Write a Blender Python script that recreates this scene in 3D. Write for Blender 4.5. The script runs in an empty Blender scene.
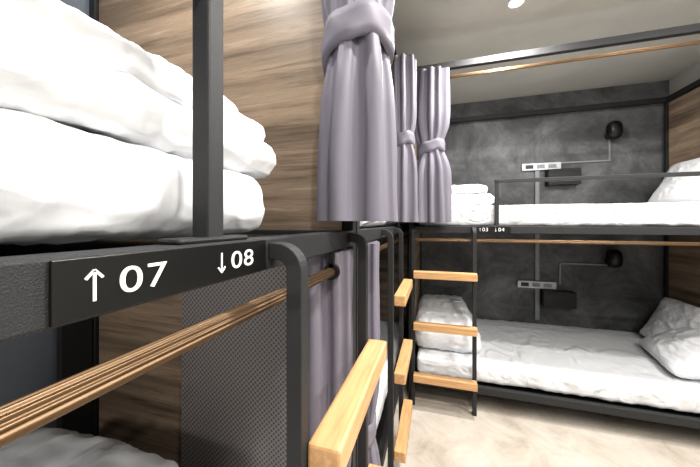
import bpy, bmesh, math, random
from mathutils import Vector, Matrix, noise, Euler
random.seed(4)
S=bpy.context.scene
COL=S.collection
try:
    S.view_settings.view_transform='Standard'
    S.view_settings.look='Medium High Contrast'
except Exception: pass

# ---------------- materials ----------------
def base(name,color,rough=.6,metal=0.,bump=0.,bscale=200.,spec=.5,bdist=.003):
    m=bpy.data.materials.new(name); m.use_nodes=True
    nt=m.node_tree; b=nt.nodes['Principled BSDF']
    b.inputs['Base Color'].default_value=(*color,1); b.inputs['Roughness'].default_value=rough
    b.inputs['Metallic'].default_value=metal
    b.inputs['Specular IOR Level'].default_value=spec
    tc=nt.nodes.new('ShaderNodeTexCoord')
    if bump>0:
        n=nt.nodes.new('ShaderNodeTexNoise'); n.inputs['Scale'].default_value=bscale; n.inputs['Detail'].default_value=4
        nt.links.new(tc.outputs['Object'],n.inputs['Vector'])
        bp=nt.nodes.new('ShaderNodeBump'); bp.inputs['Strength'].default_value=bump; bp.inputs['Distance'].default_value=bdist
        nt.links.new(n.outputs['Fac'],bp.inputs['Height']); nt.links.new(bp.outputs['Normal'],b.inputs['Normal'])
    return m
def noise_mat(name,stops,scale=(1,1,1),nscale=3.,detail=8,rough=.6,bump=0.,dist=0.,nrough=.6,metal=0.,rot=(0,0,0)):
    m=base(name,(.5,.5,.5),rough,metal); nt=m.node_tree; b=nt.nodes['Principled BSDF']
    tc=[n for n in nt.nodes if n.type=='TEX_COORD'][0]
    mp=nt.nodes.new('ShaderNodeMapping'); mp.inputs['Scale'].default_value=scale; mp.inputs['Rotation'].default_value=rot
    n=nt.nodes.new('ShaderNodeTexNoise'); n.inputs['Scale'].default_value=nscale; n.inputs['Detail'].default_value=detail
    n.inputs['Roughness'].default_value=nrough; n.inputs['Distortion'].default_value=dist
    r=nt.nodes.new('ShaderNodeValToRGB'); e=r.color_ramp.elements
    while len(e)<len(stops): e.new(.5)
    for i,(p,c) in enumerate(stops): e[i].position=p; e[i].color=(*c,1)
    L=nt.links
    L.new(tc.outputs['Object'],mp.inputs['Vector']); L.new(mp.outputs['Vector'],n.inputs['Vector'])
    L.new(n.outputs['Fac'],r.inputs['Fac']); L.new(r.outputs['Color'],b.inputs['Base Color'])
    if bump>0:
        bp=nt.nodes.new('ShaderNodeBump'); bp.inputs['Strength'].default_value=bump; bp.inputs['Distance'].default_value=.004
        L.new(n.outputs['Fac'],bp.inputs['Height']); L.new(bp.outputs['Normal'],b.inputs['Normal'])
    return m
M_black=base('powder_coat_charcoal',(.030,.031,.033),.55,0,.4,700,.4)
M_dark=base('black_plastic',(.012,.012,.013),.35)
M_sign=base('sign_black',(.008,.008,.008),.3)
M_white=base('sign_white',(.85,.85,.85),.5)
M_sheet=base('white_cotton',(.77,.785,.81),.85,0,0,16,.2)
nt=M_sheet.node_tree; b=nt.nodes['Principled BSDF']; tc=[n for n in nt.nodes if n.type=='TEX_COORD'][0]
prev=None
for sc,sv,di,st,rt in ((5.,(1.2,.8,2.4),1.3,.7,(.5,.2,.3)),(13.,(1.8,.7,1.5),1.0,.45,(-.6,.3,.5)),(30.,(1,1,1),.8,.2,(0,0,0))):
    mp=nt.nodes.new('ShaderNodeMapping'); mp.inputs['Scale'].default_value=sv; mp.inputs['Rotation'].default_value=rt
    n=nt.nodes.new('ShaderNodeTexNoise'); n.noise_type='RIDGED_MULTIFRACTAL'; n.normalize=True
    n.inputs['Scale'].default_value=sc; n.inputs['Detail'].default_value=2.0; n.inputs['Distortion'].default_value=di
    bp=nt.nodes.new('ShaderNodeBump'); bp.inputs['Strength'].default_value=st; bp.inputs['Distance'].default_value=.12/sc
    nt.links.new(tc.outputs['Object'],mp.inputs['Vector']); nt.links.new(mp.outputs['Vector'],n.inputs['Vector']); nt.links.new(n.outputs['Fac'],bp.inputs['Height'])
    if prev: nt.links.new(prev.outputs['Normal'],bp.inputs['Normal'])
    prev=bp
nt.links.new(prev.outputs['Normal'],b.inputs['Normal'])
M_brass=base('brass_bronze',(.18,.12,.072),.42,.85)
M_steel=base('brushed_steel',(.45,.48,.52),.35,.5)
M_conduit=base('grey_conduit',(.29,.30,.31),.5)
M_curtain=base('mauve_curtain_fabric',(.195,.185,.226),.55,0,.15,500,.4)
RS=[(.3,(.48,.27,.12)),(.5,(.60,.36,.175)),(.7,(.68,.44,.23))]
M_rung=noise_mat('rung_pine',RS,(1,1,14),6,6,.5,.1)
M_rung_y=noise_mat('rung_pine_y',RS,(14,1,14),6,6,.5,.1)
M_wood=base('wood_laminate',(.3,.2,.15),.45)
nt=M_wood.node_tree; b=nt.nodes['Principled BSDF']; tc=[n for n in nt.nodes if n.type=='TEX_COORD'][0]; L=nt.links
def nz(scale,ns,detail,dist,rough):
    mp=nt.nodes.new('ShaderNodeMapping'); mp.inputs['Scale'].default_value=scale
    n=nt.nodes.new('ShaderNodeTexNoise'); n.inputs['Scale'].default_value=ns; n.inputs['Detail'].default_value=detail; n.inputs['Distortion'].default_value=dist; n.inputs['Roughness'].default_value=rough
    L.new(tc.outputs['Object'],mp.inputs['Vector']); L.new(mp.outputs['Vector'],n.inputs['Vector']); return n
def ramp(n,stops):
    r=nt.nodes.new('ShaderNodeValToRGB'); e=r.color_ramp.elements
    while len(e)<len(stops): e.new(.5)
    for i,(p,c) in enumerate(stops): e[i].position=p; e[i].color=(*c,1)
    L.new(n.outputs['Fac'],r.inputs['Fac']); return r
fine=ramp(nz((.7,.7,15),3.0,12,.2,.72),[(.28,(.13,.092,.065)),(.42,(.24,.18,.13)),(.5,(.34,.26,.19)),(.56,(.27,.205,.15)),(.63,(.37,.29,.22)),(.75,(.45,.37,.29))])
band=ramp(nz((.2,.2,7),2.2,2,.1,.5),[(.38,(.65,.64,.64)),(.5,(.97,.97,.97)),(.62,(1.2,1.19,1.18))])
mx=nt.nodes.new('ShaderNodeMix'); mx.data_type='RGBA'; mx.blend_type='MULTIPLY'; mx.inputs['Factor'].default_value=1
L.new(fine.outputs['Color'],mx.inputs[6]); L.new(band.outputs['Color'],mx.inputs[7]); L.new(mx.outputs[2],b.inputs['Base Color'])
M_conc=noise_mat('concrete_dark',[(.34,(.070,.073,.078)),(.45,(.115,.119,.125)),(.52,(.155,.16,.168)),(.58,(.19,.195,.205)),(.68,(.27,.275,.285))],(1,1,1),2.4,14,.7,.2,.5,.74)
M_concblue=noise_mat('concrete_bluegrey',[(.25,(.15,.175,.21)),(.75,(.25,.28,.33))],(1,1,1),2.0,8,.8,.1)
M_ceil=noise_mat('ceiling_plaster',[(.3,(.42,.415,.385)),(.7,(.50,.495,.46))],(1,1,1),1.5,5,.9,.05)
M_plaster=noise_mat('wall_plaster',[(.3,(.44,.43,.415)),(.7,(.50,.49,.475))],(1,1,1),2,5,.9)
M_floor=noise_mat('floor_beige_stone',[(.30,(.40,.345,.285)),(.45,(.54,.485,.42)),(.55,(.60,.55,.485)),(.7,(.70,.65,.585))],(1,1,1),3.5,14,.3,.03,.7,.72)
M_perf=base('perforated_mesh',(.3,.3,.31),.5)
nt=M_perf.node_tree; b=nt.nodes['Principled BSDF']; tc=[n for n in nt.nodes if n.type=='TEX_COORD'][0]
mp=nt.nodes.new('ShaderNodeMapping'); mp.inputs['Scale'].default_value=(80,80,80); mp.inputs['Rotation'].default_value=(0,math.radians(45),0)
vo=nt.nodes.new('ShaderNodeTexVoronoi'); vo.inputs['Randomness'].default_value=0; vo.inputs['Scale'].default_value=1
rp=nt.nodes.new('ShaderNodeValToRGB'); rp.color_ramp.elements[0].position=.36; rp.color_ramp.elements[0].color=(.12,.10,.09,1)
rp.color_ramp.elements[1].position=.48; rp.color_ramp.elements[1].color=(.28,.27,.275,1)
nt.links.new(tc.outputs['Object'],mp.inputs['Vector']); nt.links.new(mp.outputs['Vector'],vo.inputs['Vector'])
nt.links.new(vo.outputs['Distance'],rp.inputs['Fac']); nt.links.new(rp.outputs['Color'],b.inputs['Base Color'])
M_emit=bpy.data.materials.new('lamp_glow'); M_emit.use_nodes=True
bb=M_emit.node_tree.nodes['Principled BSDF']; bb.inputs['Emission Color'].default_value=(1,.95,.87,1); bb.inputs['Emission Strength'].default_value=30

# ---------------- mesh builder ----------------
class MB:
    def __init__(s,name): s.name=name; s.v=[]; s.f=[]; s.mi=[]; s.sm=[]; s.mats=[]
    def m(s,mat):
        if mat not in s.mats: s.mats.append(mat)
        return s.mats.index(mat)
    def add(s,vs,fs,mat,smooth=False):
        o=len(s.v); s.v+= [tuple(v) for v in vs]; i=s.m(mat)
        for f in fs: s.f.append([a+o for a in f]); s.mi.append(i); s.sm.append(smooth)
    def box(s,x0,x1,y0,y1,z0,z1,mat):
        if x0>x1:x0,x1=x1,x0
        if y0>y1:y0,y1=y1,y0
        vs=[(x,y,z) for x in(x0,x1) for y in(y0,y1) for z in(z0,z1)]
        s.add(vs,[(0,1,3,2),(4,6,7,5),(0,4,5,1),(2,3,7,6),(0,2,6,4),(1,5,7,3)],mat)
    def sweep(s,path,prof,up,mat,smooth=False,cap=True):
        P=[Vector(p) for p in path]; n=len(prof); vs=[];up=Vector(up)
        for i,p in enumerate(P):
            if i==0:t=P[1]-P[0]
            elif i==len(P)-1:t=P[-1]-P[-2]
            else:t=(P[i+1]-P[i]).normalized()+(P[i]-P[i-1]).normalized()
            t.normalize(); a=up.cross(t).normalized(); bq=t.cross(a)
            for (q,w) in prof: vs.append(p+up*q+a*w if abs(up.dot(t))<1e-3 else p+bq*q+a*w)
        fs=[]
        for i in range(len(P)-1):
            for j in range(n):
                k=(j+1)%n; fs.append((i*n+j,i*n+k,(i+1)*n+k,(i+1)*n+j))
        if cap: fs.append(tuple(range(n-1,-1,-1))); fs.append(tuple((len(P)-1)*n+j for j in range(n)))
        s.add(vs,fs,mat,smooth)
    def cyl(s,p0,p1,r,mat,n=24,flute=0.,k=0,r1=None):
        p0=Vector(p0);p1=Vector(p1);t=(p1-p0).normalized()
        a=t.orthogonal().normalized();bq=t.cross(a);vs=[]
        for p,rr in((p0,r),(p1,r if r1 is None else r1)):
            for j in range(n):
                th=2*math.pi*j/n; q=rr*(1+flute*math.cos(k*th)); vs.append(p+a*q*math.cos(th)+bq*q*math.sin(th))
        s.add(vs,[(j,(j+1)%n,n+(j+1)%n,n+j) for j in range(n)],mat,True)
        s.add(vs,[tuple(range(n-1,-1,-1)),tuple(range(n,2*n))],mat,False)
    def obj(s,parent=None,bevel=0.,T=None):
        me=bpy.data.meshes.new(s.name); me.from_pydata(s.v,[],s.f)
        for m in s.mats: me.materials.append(m)
        me.polygons.foreach_set('material_index',s.mi); me.polygons.foreach_set('use_smooth',s.sm)
        if T is not None: me.transform(T)
        bm=bmesh.new(); bm.from_mesh(me); bmesh.ops.recalc_face_normals(bm,faces=bm.faces); bm.to_mesh(me); bm.free()
        me.update(); o=bpy.data.objects.new(s.name,me); COL.objects.link(o)
        if parent: o.parent=parent
        if bevel:
            md=o.modifiers.new('bevel','BEVEL'); md.width=bevel; md.segments=2; md.limit_method='ANGLE'
        return o
def empty(name):
    e=bpy.data.objects.new(name,None); COL.objects.link(e); e.empty_display_size=.1; return e

# ---------------- room ----------------
ZC=1.28; CEIL=2.58; XL=-1.42; XR=2.03; YF=-2.3; YB=3.32
def slab(name,a,mat):
    m=MB(name); m.box(*a,mat); return m.obj()
slab('floor',(XL-.1,XR+.1,YF-.1,YB+.1,-.1,0),M_floor)
slab('ceiling',(XL-.1,XR+.1,YF-.1,YB+.1,CEIL,CEIL+.1),M_ceil)
slab('wall_left',(XL-.1,XL,YF,YB,0,CEIL),M_concblue)
slab('wall_right',(XR,XR+.1,YF,YB,0,CEIL),M_plaster)
slab('wall_back',(XL-.1,XR+.1,YB,YB+.1,0,CEIL),M_conc)
slab('wall_front',(XL-.1,XR+.1,YF-.1,YF,0,CEIL),M_plaster)

# ---------------- bunk ----------------
T25=.0125
def bunk(T,L,D,lx0,lx1,guard,rungmat,endL=True,endR=True,mesh_end=False):
    """local frame: x along bed, y into bed (front at 0), ladder at -y"""
    root=empty('bunk_bed')
    m=MB('frame'); RZ0,RZ1=1.21,1.258
    for px in(.0175,L-.0175):
        for py in(.0175,D-.0175):
            m.box(px-.0175,px+.0175,py-.0175,py+.0175,0,2.41,M_black)
    for (z0,z1) in((RZ0,RZ1),(.12,.168),(2.36,2.405)):
        m.box(.03,L-.03,0,.035,z0,z1,M_black); m.box(.03,L-.03,D-.035,D,z0,z1,M_black)
        m.box(0,.035,.03,D-.03,z0,z1,M_black); m.box(L-.035,L,.03,D-.03,z0,z1,M_black)
    for z in(1.225,.135):
        m.box(.03,L-.03,.03,D-.03,z,z+.018,M_dark)
    m.obj(root,.003,T)
    g=MB('guard_rail'); a,bq=guard
    for px in(a,bq): 
        g.box(px-T25,px+T25,.007,.032,RZ1,1.56,M_black)
    g.box(min(a,bq)-T25,max(a,bq)+T25,.007,.032,1.548,1.572,M_black)
    for px in(a,): g.box(px-.055,px+.055,.003,.034,RZ1,RZ1+.006,M_black)
    g.obj(root,.003,T)
    l=MB('ladder')
    sq=[(-T25,-T25),(T25,-T25),(T25,T25),(-T25,T25)]
    for px in(lx0,lx1):
        path=[(px,.0,1.238)]
        yc,zc,r=-.012,1.208,.030
        for i in range(9):
            th=math.pi/2*i/8; path.append((px,yc-r*math.sin(th),zc+r*math.cos(th)))
        path.append((px,-.042,0.0))
        l.sweep(path,sq,(1,0,0),M_black)
    l.obj(root,.002,T)
    for i,zt in enumerate((ZC-.33,ZC-.685,ZC-1.04)):
        r=MB('rung_%d'%(i+1)); r.box(lx0+.005,lx1+.012,-.108,-.055,zt-.05,zt,rungmat); r.obj(root,.005,T)
    w=MB('end_panel')
    if endL: w.box(.003,.022,.04,D-.04,.18,2.35,M_wood)
    if endR: w.box(L-.022,L-.003,.04,D-.04,.18,2.35,M_wood)
    w.obj(root,0,T)
    if mesh_end:
        w=MB('perforated_screen'); w.box(L-.032,L-.026,.04,.66,.19,1.2,M_perf); w.obj(root,0,T)
        w=MB('corner_column'); w.box(L-.14,L-.04,D-.03,D,.17,1.21,M_black); w.obj(root,0,T)
    return root
def TL(y0): return Matrix.Translation((-.24,y0,0))@Matrix.Rotation(math.pi/2,4,'Z')
B1Y=-1.25; L1=2.11
bunk(TL(B1Y),L1,1.15,.385-B1Y,.785-B1Y,(.276-B1Y,.06),M_rung_y,mesh_end=True)
B2Y=.875
bunk(TL(B2Y),2.11,1.15,1.3-B2Y,1.7-B2Y,(2.02-B2Y,2.0),M_rung_y)
TB=Matrix.Translation((-.19,2.1,0))
bunk(TB,2.19,1.18,.035,.435,(.58,2.13),M_rung)

def rod(p0,p1,r=.0105,hang=0):
    m=MB('curtain_rod'); p0=Vector(p0);p1=Vector(p1);t=(p1-p0).normalized()
    m.cyl(p0,p1,r,M_brass,120,.09,12)
    for p,s in((p0,1),(p1,-1)): m.cyl(p,p+t*s*.012,.020,M_dark,32)
    if hang:
        m.box(p1.x-.006,p1.x+.006,p1.y-.012,p1.y,p1.z,hang,M_dark)
    return m.obj()
for z in(1.160,2.305):
    rod((-.246,B1Y+.036,z),(-.246,.665 if z<2 else B1Y+L1-.036,z),hang=1.212 if z<2 else 0)
    rod((-.256,B2Y+.036,z),(-.256,B2Y+2.11-.036,z))
    rod((-.154,2.118,z),(1.964,2.118,z))

# ---------------- curtains ----------------
def curtain(c,rx,ry,z0,z1,ztie,seed,nf=11,pinch=.72,top=.10,sl=.03,bh=1.,am0=.16):
    m=MB('curtain'); N=300; K=80; vs=[]
    rnd=random.Random(seed); ph=[rnd.uniform(0,6.28) for _ in range(6)]
    for k in range(K+1):
        z=z0+(z1-z0)*k/K
        for j in range(N):
            th=2*math.pi*j/N
            dz=z-ztie-sl*math.cos(th+.9)
            w=1-(1-pinch)*math.exp(-(dz/.11)**2)
            if dz>0: w*=1-top*min(1,dz/.6)
            else: w*=1+.08*min(1,-dz/.5)
            tight=math.exp(-(dz/.07)**2)
            am=am0*(1-.5*tight)
            f=math.cos(nf*th+ph[0]+.9*math.sin(2*th+ph[1])+.6*math.sin(3*th+ph[4])+.5*math.sin(z*3+ph[2]))
            f=math.copysign(abs(f)**.55,f)
            g=.06*math.sin(5*th+ph[3]+z*2.2)
            n=noise.noise(Vector((math.cos(th)*2.5,math.sin(th)*2.5,z*5+seed)))*.06
            n+=.04*math.exp(-(dz/.16)**2)*noise.noise(Vector((math.cos(th)*7,math.sin(th)*7,z*14+seed)))
            q=w*(1+am*f+g+n)
            vs.append((c[0]+rx*q*math.cos(th),c[1]+ry*q*math.sin(th),z))
    fs=[(k*N+j,k*N+(j+1)%N,(k+1)*N+(j+1)%N,(k+1)*N+j) for k in range(K) for j in range(N)]
    m.add(vs,fs,M_curtain,True)
    m.add(vs,[tuple(range(N-1,-1,-1)),tuple(K*N+j for j in range(N))],M_curtain,False)
    vs=[];NB=120;H=[-.040,-.038,-.018,.0,.018,.038,.040]
    out=[1.0,1.15,1.19,1.17,1.19,1.15,1.0]
    for h,o_ in zip(H,out):
        for j in range(NB):
            th=2*math.pi*j/NB
            r=(pinch+.05)*o_*(1+.02*math.cos(7*th+h*60))
            zz=ztie+h*bh+sl*math.cos(th+.9)+.004*math.sin(5*th)
            vs.append((c[0]+rx*r*math.cos(th),c[1]+ry*r*math.sin(th),zz))
    nb=len(H)-1
    m.add(vs,[(k*NB+j,k*NB+(j+1)%NB,(k+1)*NB+(j+1)%NB,(k+1)*NB+j) for k in range(nb) for j in range(NB)],M_curtain,True)
    return m.obj()
curtain((-.203,.745,0),.092,.092,1.285,2.335,1.745,1,8,.84,-.02,.03,1.05,.15)
curtain((-.205,1.88,0),.080,.09,1.285,2.335,1.79,2,9,.74)
curtain((-.035,2.06,0),.112,.06,1.285,2.335,1.785,3,9,.66)
curtain((-.295,.745,0),.066,.085,.22,1.205,.48,4,9,.7,.0,.02)
curtain((-.275,1.07,0),.060,.12,.22,1.205,.48,7,9,.7,.0,.02)

# ---------------- soft goods ----------------
def wr(p,seed,f):
    q=Vector(p)*f+Vector((seed*7.3,seed*3.1,seed*1.7))
    w=noise.noise_vector(q*.4)*1.1; q2=q+w
    a=noise.noise(q2*.5)
    def rg(v,k,e): return (1-min(1,abs(noise.noise(v))*k))**e
    r=rg(Vector((q2.x*1.3,q2.y*.45,q2.z*.8)),2.2,2)
    r2=rg(Vector((q2.y*.9+9+q2.x,q2.x*2.2-q2.y,q2.z*1.2)),2.6,2)
    r3=rg(Vector((q2.y*3.4+4,q2.x*1.6,q2.z*2.4)),2.8,3)
    return .9*a+.6*r+.5*r2+.3*r3-.45
def softbox(m,c,s,r,cell,amp,f,seed,shape=None,rz=None):
    hx,hy,hz=s[0]/2,s[1]/2,s[2]/2; rr=min(r,hx,hy,hz*.999)
    n=[max(4,int(2*h/cell)) for h in(hx,hy,hz)]
    H=(hx,hy,hz); idx={}; vs=[]; fs=[]
    R=Matrix.Rotation(rz,3,'Z') if rz else None
    def vid(p):
        k=tuple(round(a,5) for a in p)
        if k in idx: return idx[k]
        P=Vector(p); I=Vector([max(-(H[i]-rr),min(H[i]-rr,p[i])) for i in range(3)])
        d=P-I
        d=d.normalized() if d.length>1e-9 else Vector((0,0,1))
        Q=I+d*rr
        W=Q+Vector(c)
        Q=Q+d*amp*wr(W,seed,f)
        if shape: Q=shape(Q,H)
        if R: Q=R@Q
        idx[k]=len(vs); vs.append(Q+Vector(c)); return idx[k]
    for ax in range(3):
        a,b_=[i for i in range(3) if i!=ax]
        for sg in(-1,1):
            for i in range(n[a]):
                for j in range(n[b_]):
                    q=[]
                    for di,dj in((0,0),(1,0),(1,1),(0,1)):
                        p=[0,0,0]; p[ax]=sg*H[ax]; p[a]=-H[a]+2*H[a]*(i+di)/n[a]; p[b_]=-H[b_]+2*H[b_]*(j+dj)/n[b_]; q.append(vid(p))
                    fs.append(q)
    m.add(vs,fs,M_sheet,True)
def flatbot(Q,H):
    if Q.z<-H[2]: Q.z=-H[2]
    if Q.z>H[2]: Q.z=H[2]+(Q.z-H[2])*.4
    return Q
m=MB('mattress'); softbox(m,(-.82,-.36,1.315),(1.05,1.685,.112),.045,.009,.0065,9,1,flatbot); m.obj()
m=MB('mattress'); softbox(m,(-.82,-.2,.229),(1.05,2.0,.118),.04,.025,.005,5,2,flatbot); m.obj()
m=MB('mattress'); softbox(m,(-.82,1.93,1.321),(1.05,1.95,.124),.04,.03,.005,5,3,flatbot); m.obj()
m=MB('mattress'); softbox(m,(-.82,1.93,.229),(1.05,1.95,.118),.04,.03,.005,5,4,flatbot); m.obj()
m=MB('mattress'); softbox(m,(.905,2.69,1.331),(2.08,1.08,.145),.03,.016,.006,6,5,flatbot); m.obj()
m=MB('mattress'); softbox(m,(.905,2.69,.232),(2.08,1.08,.125),.03,.014,.008,6,6,flatbot); m.obj()

def duvet(layers,cell,amp,f,seed,drop=(.5,.6),rz=None):
    m=MB('folded_duvet')
    for i,(c,s,r) in enumerate(layers):
        def sh(Q,H,i=i):
            ex=max(0,abs(Q.x)/H[0]-.55); ey=max(0,abs(Q.y)/H[1]-.6)
            k=1-drop[0]*ex*ex-drop[1]*ey*ey
            Q.z=-H[2]+(Q.z+H[2])*k
            Q.x*=1+.05*noise.noise(Vector((Q.y*4+seed,i*3.1,0))); Q.y*=1+.04*noise.noise(Vector((Q.x*4+seed,i*5.1,3)))
            return Q
        softbox(m,c,s,r,cell,amp,f,seed+i*2.3,sh,rz)
    return m.obj()
duvet([((-.77,-.05,1.412),(.93,1.15,.084),.042),((-.785,-.07,1.460),(.92,1.14,.062),.031),((-.80,-.09,1.494),(.90,1.11,.034),.017)],.0085,.009,14,11,(.4,.9))
duvet([((-.96,.30,.40),(.72,.80,.22),.08),((-.98,.28,.54),(.64,.76,.18),.08)],.018,.014,8,21)
duvet([((.12,2.66,1.455),(.56,.9,.10),.05),((.10,2.66,1.53),(.52,.86,.075),.037)],.014,.010,9,31)
duvet([((.08,2.72,.375),(.50,.9,.16),.075),((.06,2.72,.48),(.44,.84,.13),.06)],.014,.013,9,41)

def pillow(loc,size,rot,seed):
    m=MB('pillow'); n=44; vs=[]; w,h,t=size; R=Euler(rot).to_matrix()
    for sg in(1,-1):
        for i in range(n+1):
            for j in range(n+1):
                u=-1+2*i/n; v=-1+2*j/n
                e=max(0,(1-abs(u)**2.6)*(1-abs(v)**2.6))**.5
                x=u*w/2*(1-.10*(1-v*v)) ; y=v*h/2*(1-.10*(1-u*u))
                k=1-.13*(abs(u)*abs(v))**3; x*=k; y*=k
                p=Vector((x,y,sg*e*t/2))
                p.z+=sg*.012*e*wr(p+Vector(loc),seed,9)+.03*(u*u)
                vs.append(R@p+Vector(loc))
    N=(n+1)**2; fs=[]
    for s in(0,1):
        for i in range(n):
            for j in range(n):
                a=s*N+i*(n+1)+j; q=(a,a+n+1,a+n+2,a+1); fs.append(q if s==0 else q[::-1])
    m.add(vs,fs,M_sheet,True); o=m.obj()
    bm=bmesh.new(); bm.from_mesh(o.data); bmesh.ops.remove_doubles(bm,verts=bm.verts,dist=1e-5); bmesh.ops.recalc_face_normals(bm,faces=bm.faces); bm.to_mesh(o.data); bm.free()
    return o
r=math.radians
pillow((1.80,2.72,1.575),(.40,.64,.17),(0,r(-62),0),1)
pillow((1.80,2.80,.475),(.42,.66,.18),(0,r(-62),0),2)
pillow((1.64,2.52,.40),(.40,.60,.20),(0,r(-30),r(-12)),3)

# ---------------- signs ----------------
def glyph(txt,size):
    c=bpy.data.curves.new('t','FONT'); c.body=txt; c.size=size; c.extrude=.0004; c.space_character=1.08
    o=bpy.data.objects.new('t',c); COL.objects.link(o); bpy.context.view_layer.update()
    me=bpy.data.meshes.new_from_object(o.evaluated_get(bpy.context.evaluated_depsgraph_get()))
    bpy.data.objects.remove(o); return me
def arrow(m,cx,cz,h,up,X):
    t=h*.045; s=1 if up else -1
    m.box(cx-t,cx+t,X-.0009,X,cz-h/2,cz+h/2,M_white)
    tip=(cx,cz+s*h/2)
    for d in(-1,1):
        a=Vector((tip[0],tip[1]+s*t*.6)); b_=a+Vector((d*h*.25,-s*h*.28)); n=Vector((-(b_-a).y,(b_-a).x)).normalized()*t*.95
        q=[a+n,a-n,b_-n,b_+n]
        vs=[(p.x,X-.0009,p.y) for p in q]+[(p.x,X,p.y) for p in q]
        m.add(vs,[(0,1,2,3),(7,6,5,4),(0,4,5,1),(1,5,6,2),(2,6,7,3),(3,7,4,0)],M_white)
def sign(T,x0,x1,items,scale=1.):
    root=empty('bed_number_sign')
    m=MB('plate'); m.box(x0,x1,-.003,-.0002,1.2125,1.2555,M_sign); m.obj(root,.0006,T)
    a=MB('arrows')
    for it in items:
        if it[0]=='arrow': arrow(a,it[1],1.2345,.022*scale,it[2],-.003)
    if a.v: a.obj(root,0,T)
    for it in items:
        if it[0]=='t':
            me=glyph(it[2],it[3]); o=bpy.data.objects.new('number_'+it[2],me); COL.objects.link(o)
            me.materials.clear(); me.materials.append(M_white)
            me.transform(T@Matrix.Translation((it[1],-.0034,1.2245))@Matrix.Rotation(math.pi/2,4,'X')@Matrix.Scale(it[4],4,(1,0,0))); o.parent=root
y=-B1Y
sign(TL(B1Y),.120+y,.362+y,[('arrow',.144+y,True),('t',.160+y,'07',.030,1.36),('arrow',.272+y,False),('t',.287+y,'08',.030,1.45)])
sign(TB,.46,.66,[('arrow',.475,True),('t',.487,'03',.034,1.1),('arrow',.570,False),('t',.585,'04',.034,1.1)])

# ---------------- wall fittings ----------------
def fittings(dz,low):
    Yw=YB-.001
    l=MB('reading_lamp'); X=1.58; z=ZC+dz
    K=24
    vs=[];rows=[(-.085,.001),(-.083,.022),(-.07,.044),(-.045,.056),(0,.060),(.045,.056),(.07,.044),(.083,.022),(.085,.001)]
    for (h,rr) in rows:
        for j in range(K):
            th=2*math.pi*j/K; vs.append((X+rr*math.cos(th),Yw-.085+rr*math.sin(th),z+h))
    l.add(vs,[(k*K+j,k*K+(j+1)%K,(k+1)*K+(j+1)%K,(k+1)*K+j) for k in range(len(rows)-1) for j in range(K)],M_dark,True)
    l.cyl((X,Yw,z-.03),(X,Yw-.05,z-.03),.012,M_dark); l.cyl((X,Yw,z-.03),(X,Yw-.014,z-.03),.035,M_dark)
    l.obj()
    c=MB('wire_conduit'); zz=z-.265 if not low else z-.07
    c.box(X-.007,X+.007,Yw-.014,Yw,zz,z-.068,M_conduit)
    c.box(1.185,X+.007,Yw-.014,Yw,zz-.007,zz+.007,M_conduit)
    if low: c.box(1.17,1.184,Yw-.014,Yw,z-.28,zz,M_conduit)
    c.obj(None,.002)
    x0=.84 if not low else .80; zo=z-.29
    p=MB('power_outlet_panel'); p.box(x0,x0+.34,Yw-.03,Yw,zo-.038,zo+.032,M_steel)
    for k in range(3): p.box(x0+.03+k*.1,x0+.10+k*.1,Yw-.032,Yw-.03,zo-.022,zo+.016,M_conduit if k else M_dark)
    p.obj(None,.003)
    q=MB('storage_box'); q.box(x0+.21,x0+.48,Yw-.10,Yw,zo-.20,zo-.045,M_dark); q.box(x0+.215,x0+.475,Yw-.103,Yw-.10,zo-.075,zo-.05,M_black); q.obj(None,.004)
fittings(.86,False); fittings(-.33,True)
c=MB('cable_trunking')
for a,b_ in((1.262,1.818),(.30,.613),(.70,1.205)): c.box(.96,.998,YB-.02,YB-.001,a,b_,M_conduit)
c.obj(None,.002)

# ---------------- lights ----------------
def down(x,y,e,size=.12,rr=.032):
    m=MB('ceiling_downlight')
    m.cyl((x,y,CEIL),(x,y,CEIL-.010),rr*1.35,M_white,32); m.cyl((x,y,CEIL-.010),(x,y,CEIL-.012),rr,M_emit,32); m.obj()
    l=bpy.data.lights.new('ceiling_area','AREA'); l.shape='DISK'; l.size=size; l.energy=e; l.color=(1,.97,.925)
    o=bpy.data.objects.new('ceiling_area_light',l); COL.objects.link(o); o.location=(x,y,CEIL-.03)
down(.45,1.88,33); down(.45,.6,23); down(.55,-.7,26); down(1.5,.0,25); down(1.45,1.3,30); down(.5,-1.8,18)  # first is the in-view fixture; the rest are unseen lights added for fill
down(-.78,.45,10,.06)  # unseen light added above the left bunk, brightens its wood end panel
l=MB('reading_lamp'); l.cyl((-1.416,-.35,.98),(-1.36,-.35,.98),.012,M_dark); l.cyl((-1.36,-.35,1.06),(-1.36,-.35,.90),.045,M_dark,24,r1=.052); l.obj()  # unseen fixture added to go with the lower-bunk fill light
L_=bpy.data.lights.new('lower_bunk_fill','POINT'); L_.energy=8; L_.color=(1,.96,.90); L_.shadow_soft_size=.05  # added fill light that brightens the left lower bunk, set apart from the fixture
o=bpy.data.objects.new('lower_bunk_fill',L_); COL.objects.link(o); o.location=(-1.15,-.20,1.05)
W=bpy.data.worlds.new('World'); S.world=W; W.use_nodes=True
W.node_tree.nodes['Background'].inputs[0].default_value=(.6,.65,.7,1); W.node_tree.nodes['Background'].inputs[1].default_value=.3

cam=bpy.data.cameras.new('camera'); co=bpy.data.objects.new('camera',cam); COL.objects.link(co)
cam.sensor_width=36; cam.lens=285/700*36; cam.shift_y=-10.5/700; cam.clip_start=.01
co.location=(0,0,ZC); co.rotation_euler=(math.pi/2,0,math.radians(16.8)); S.camera=co
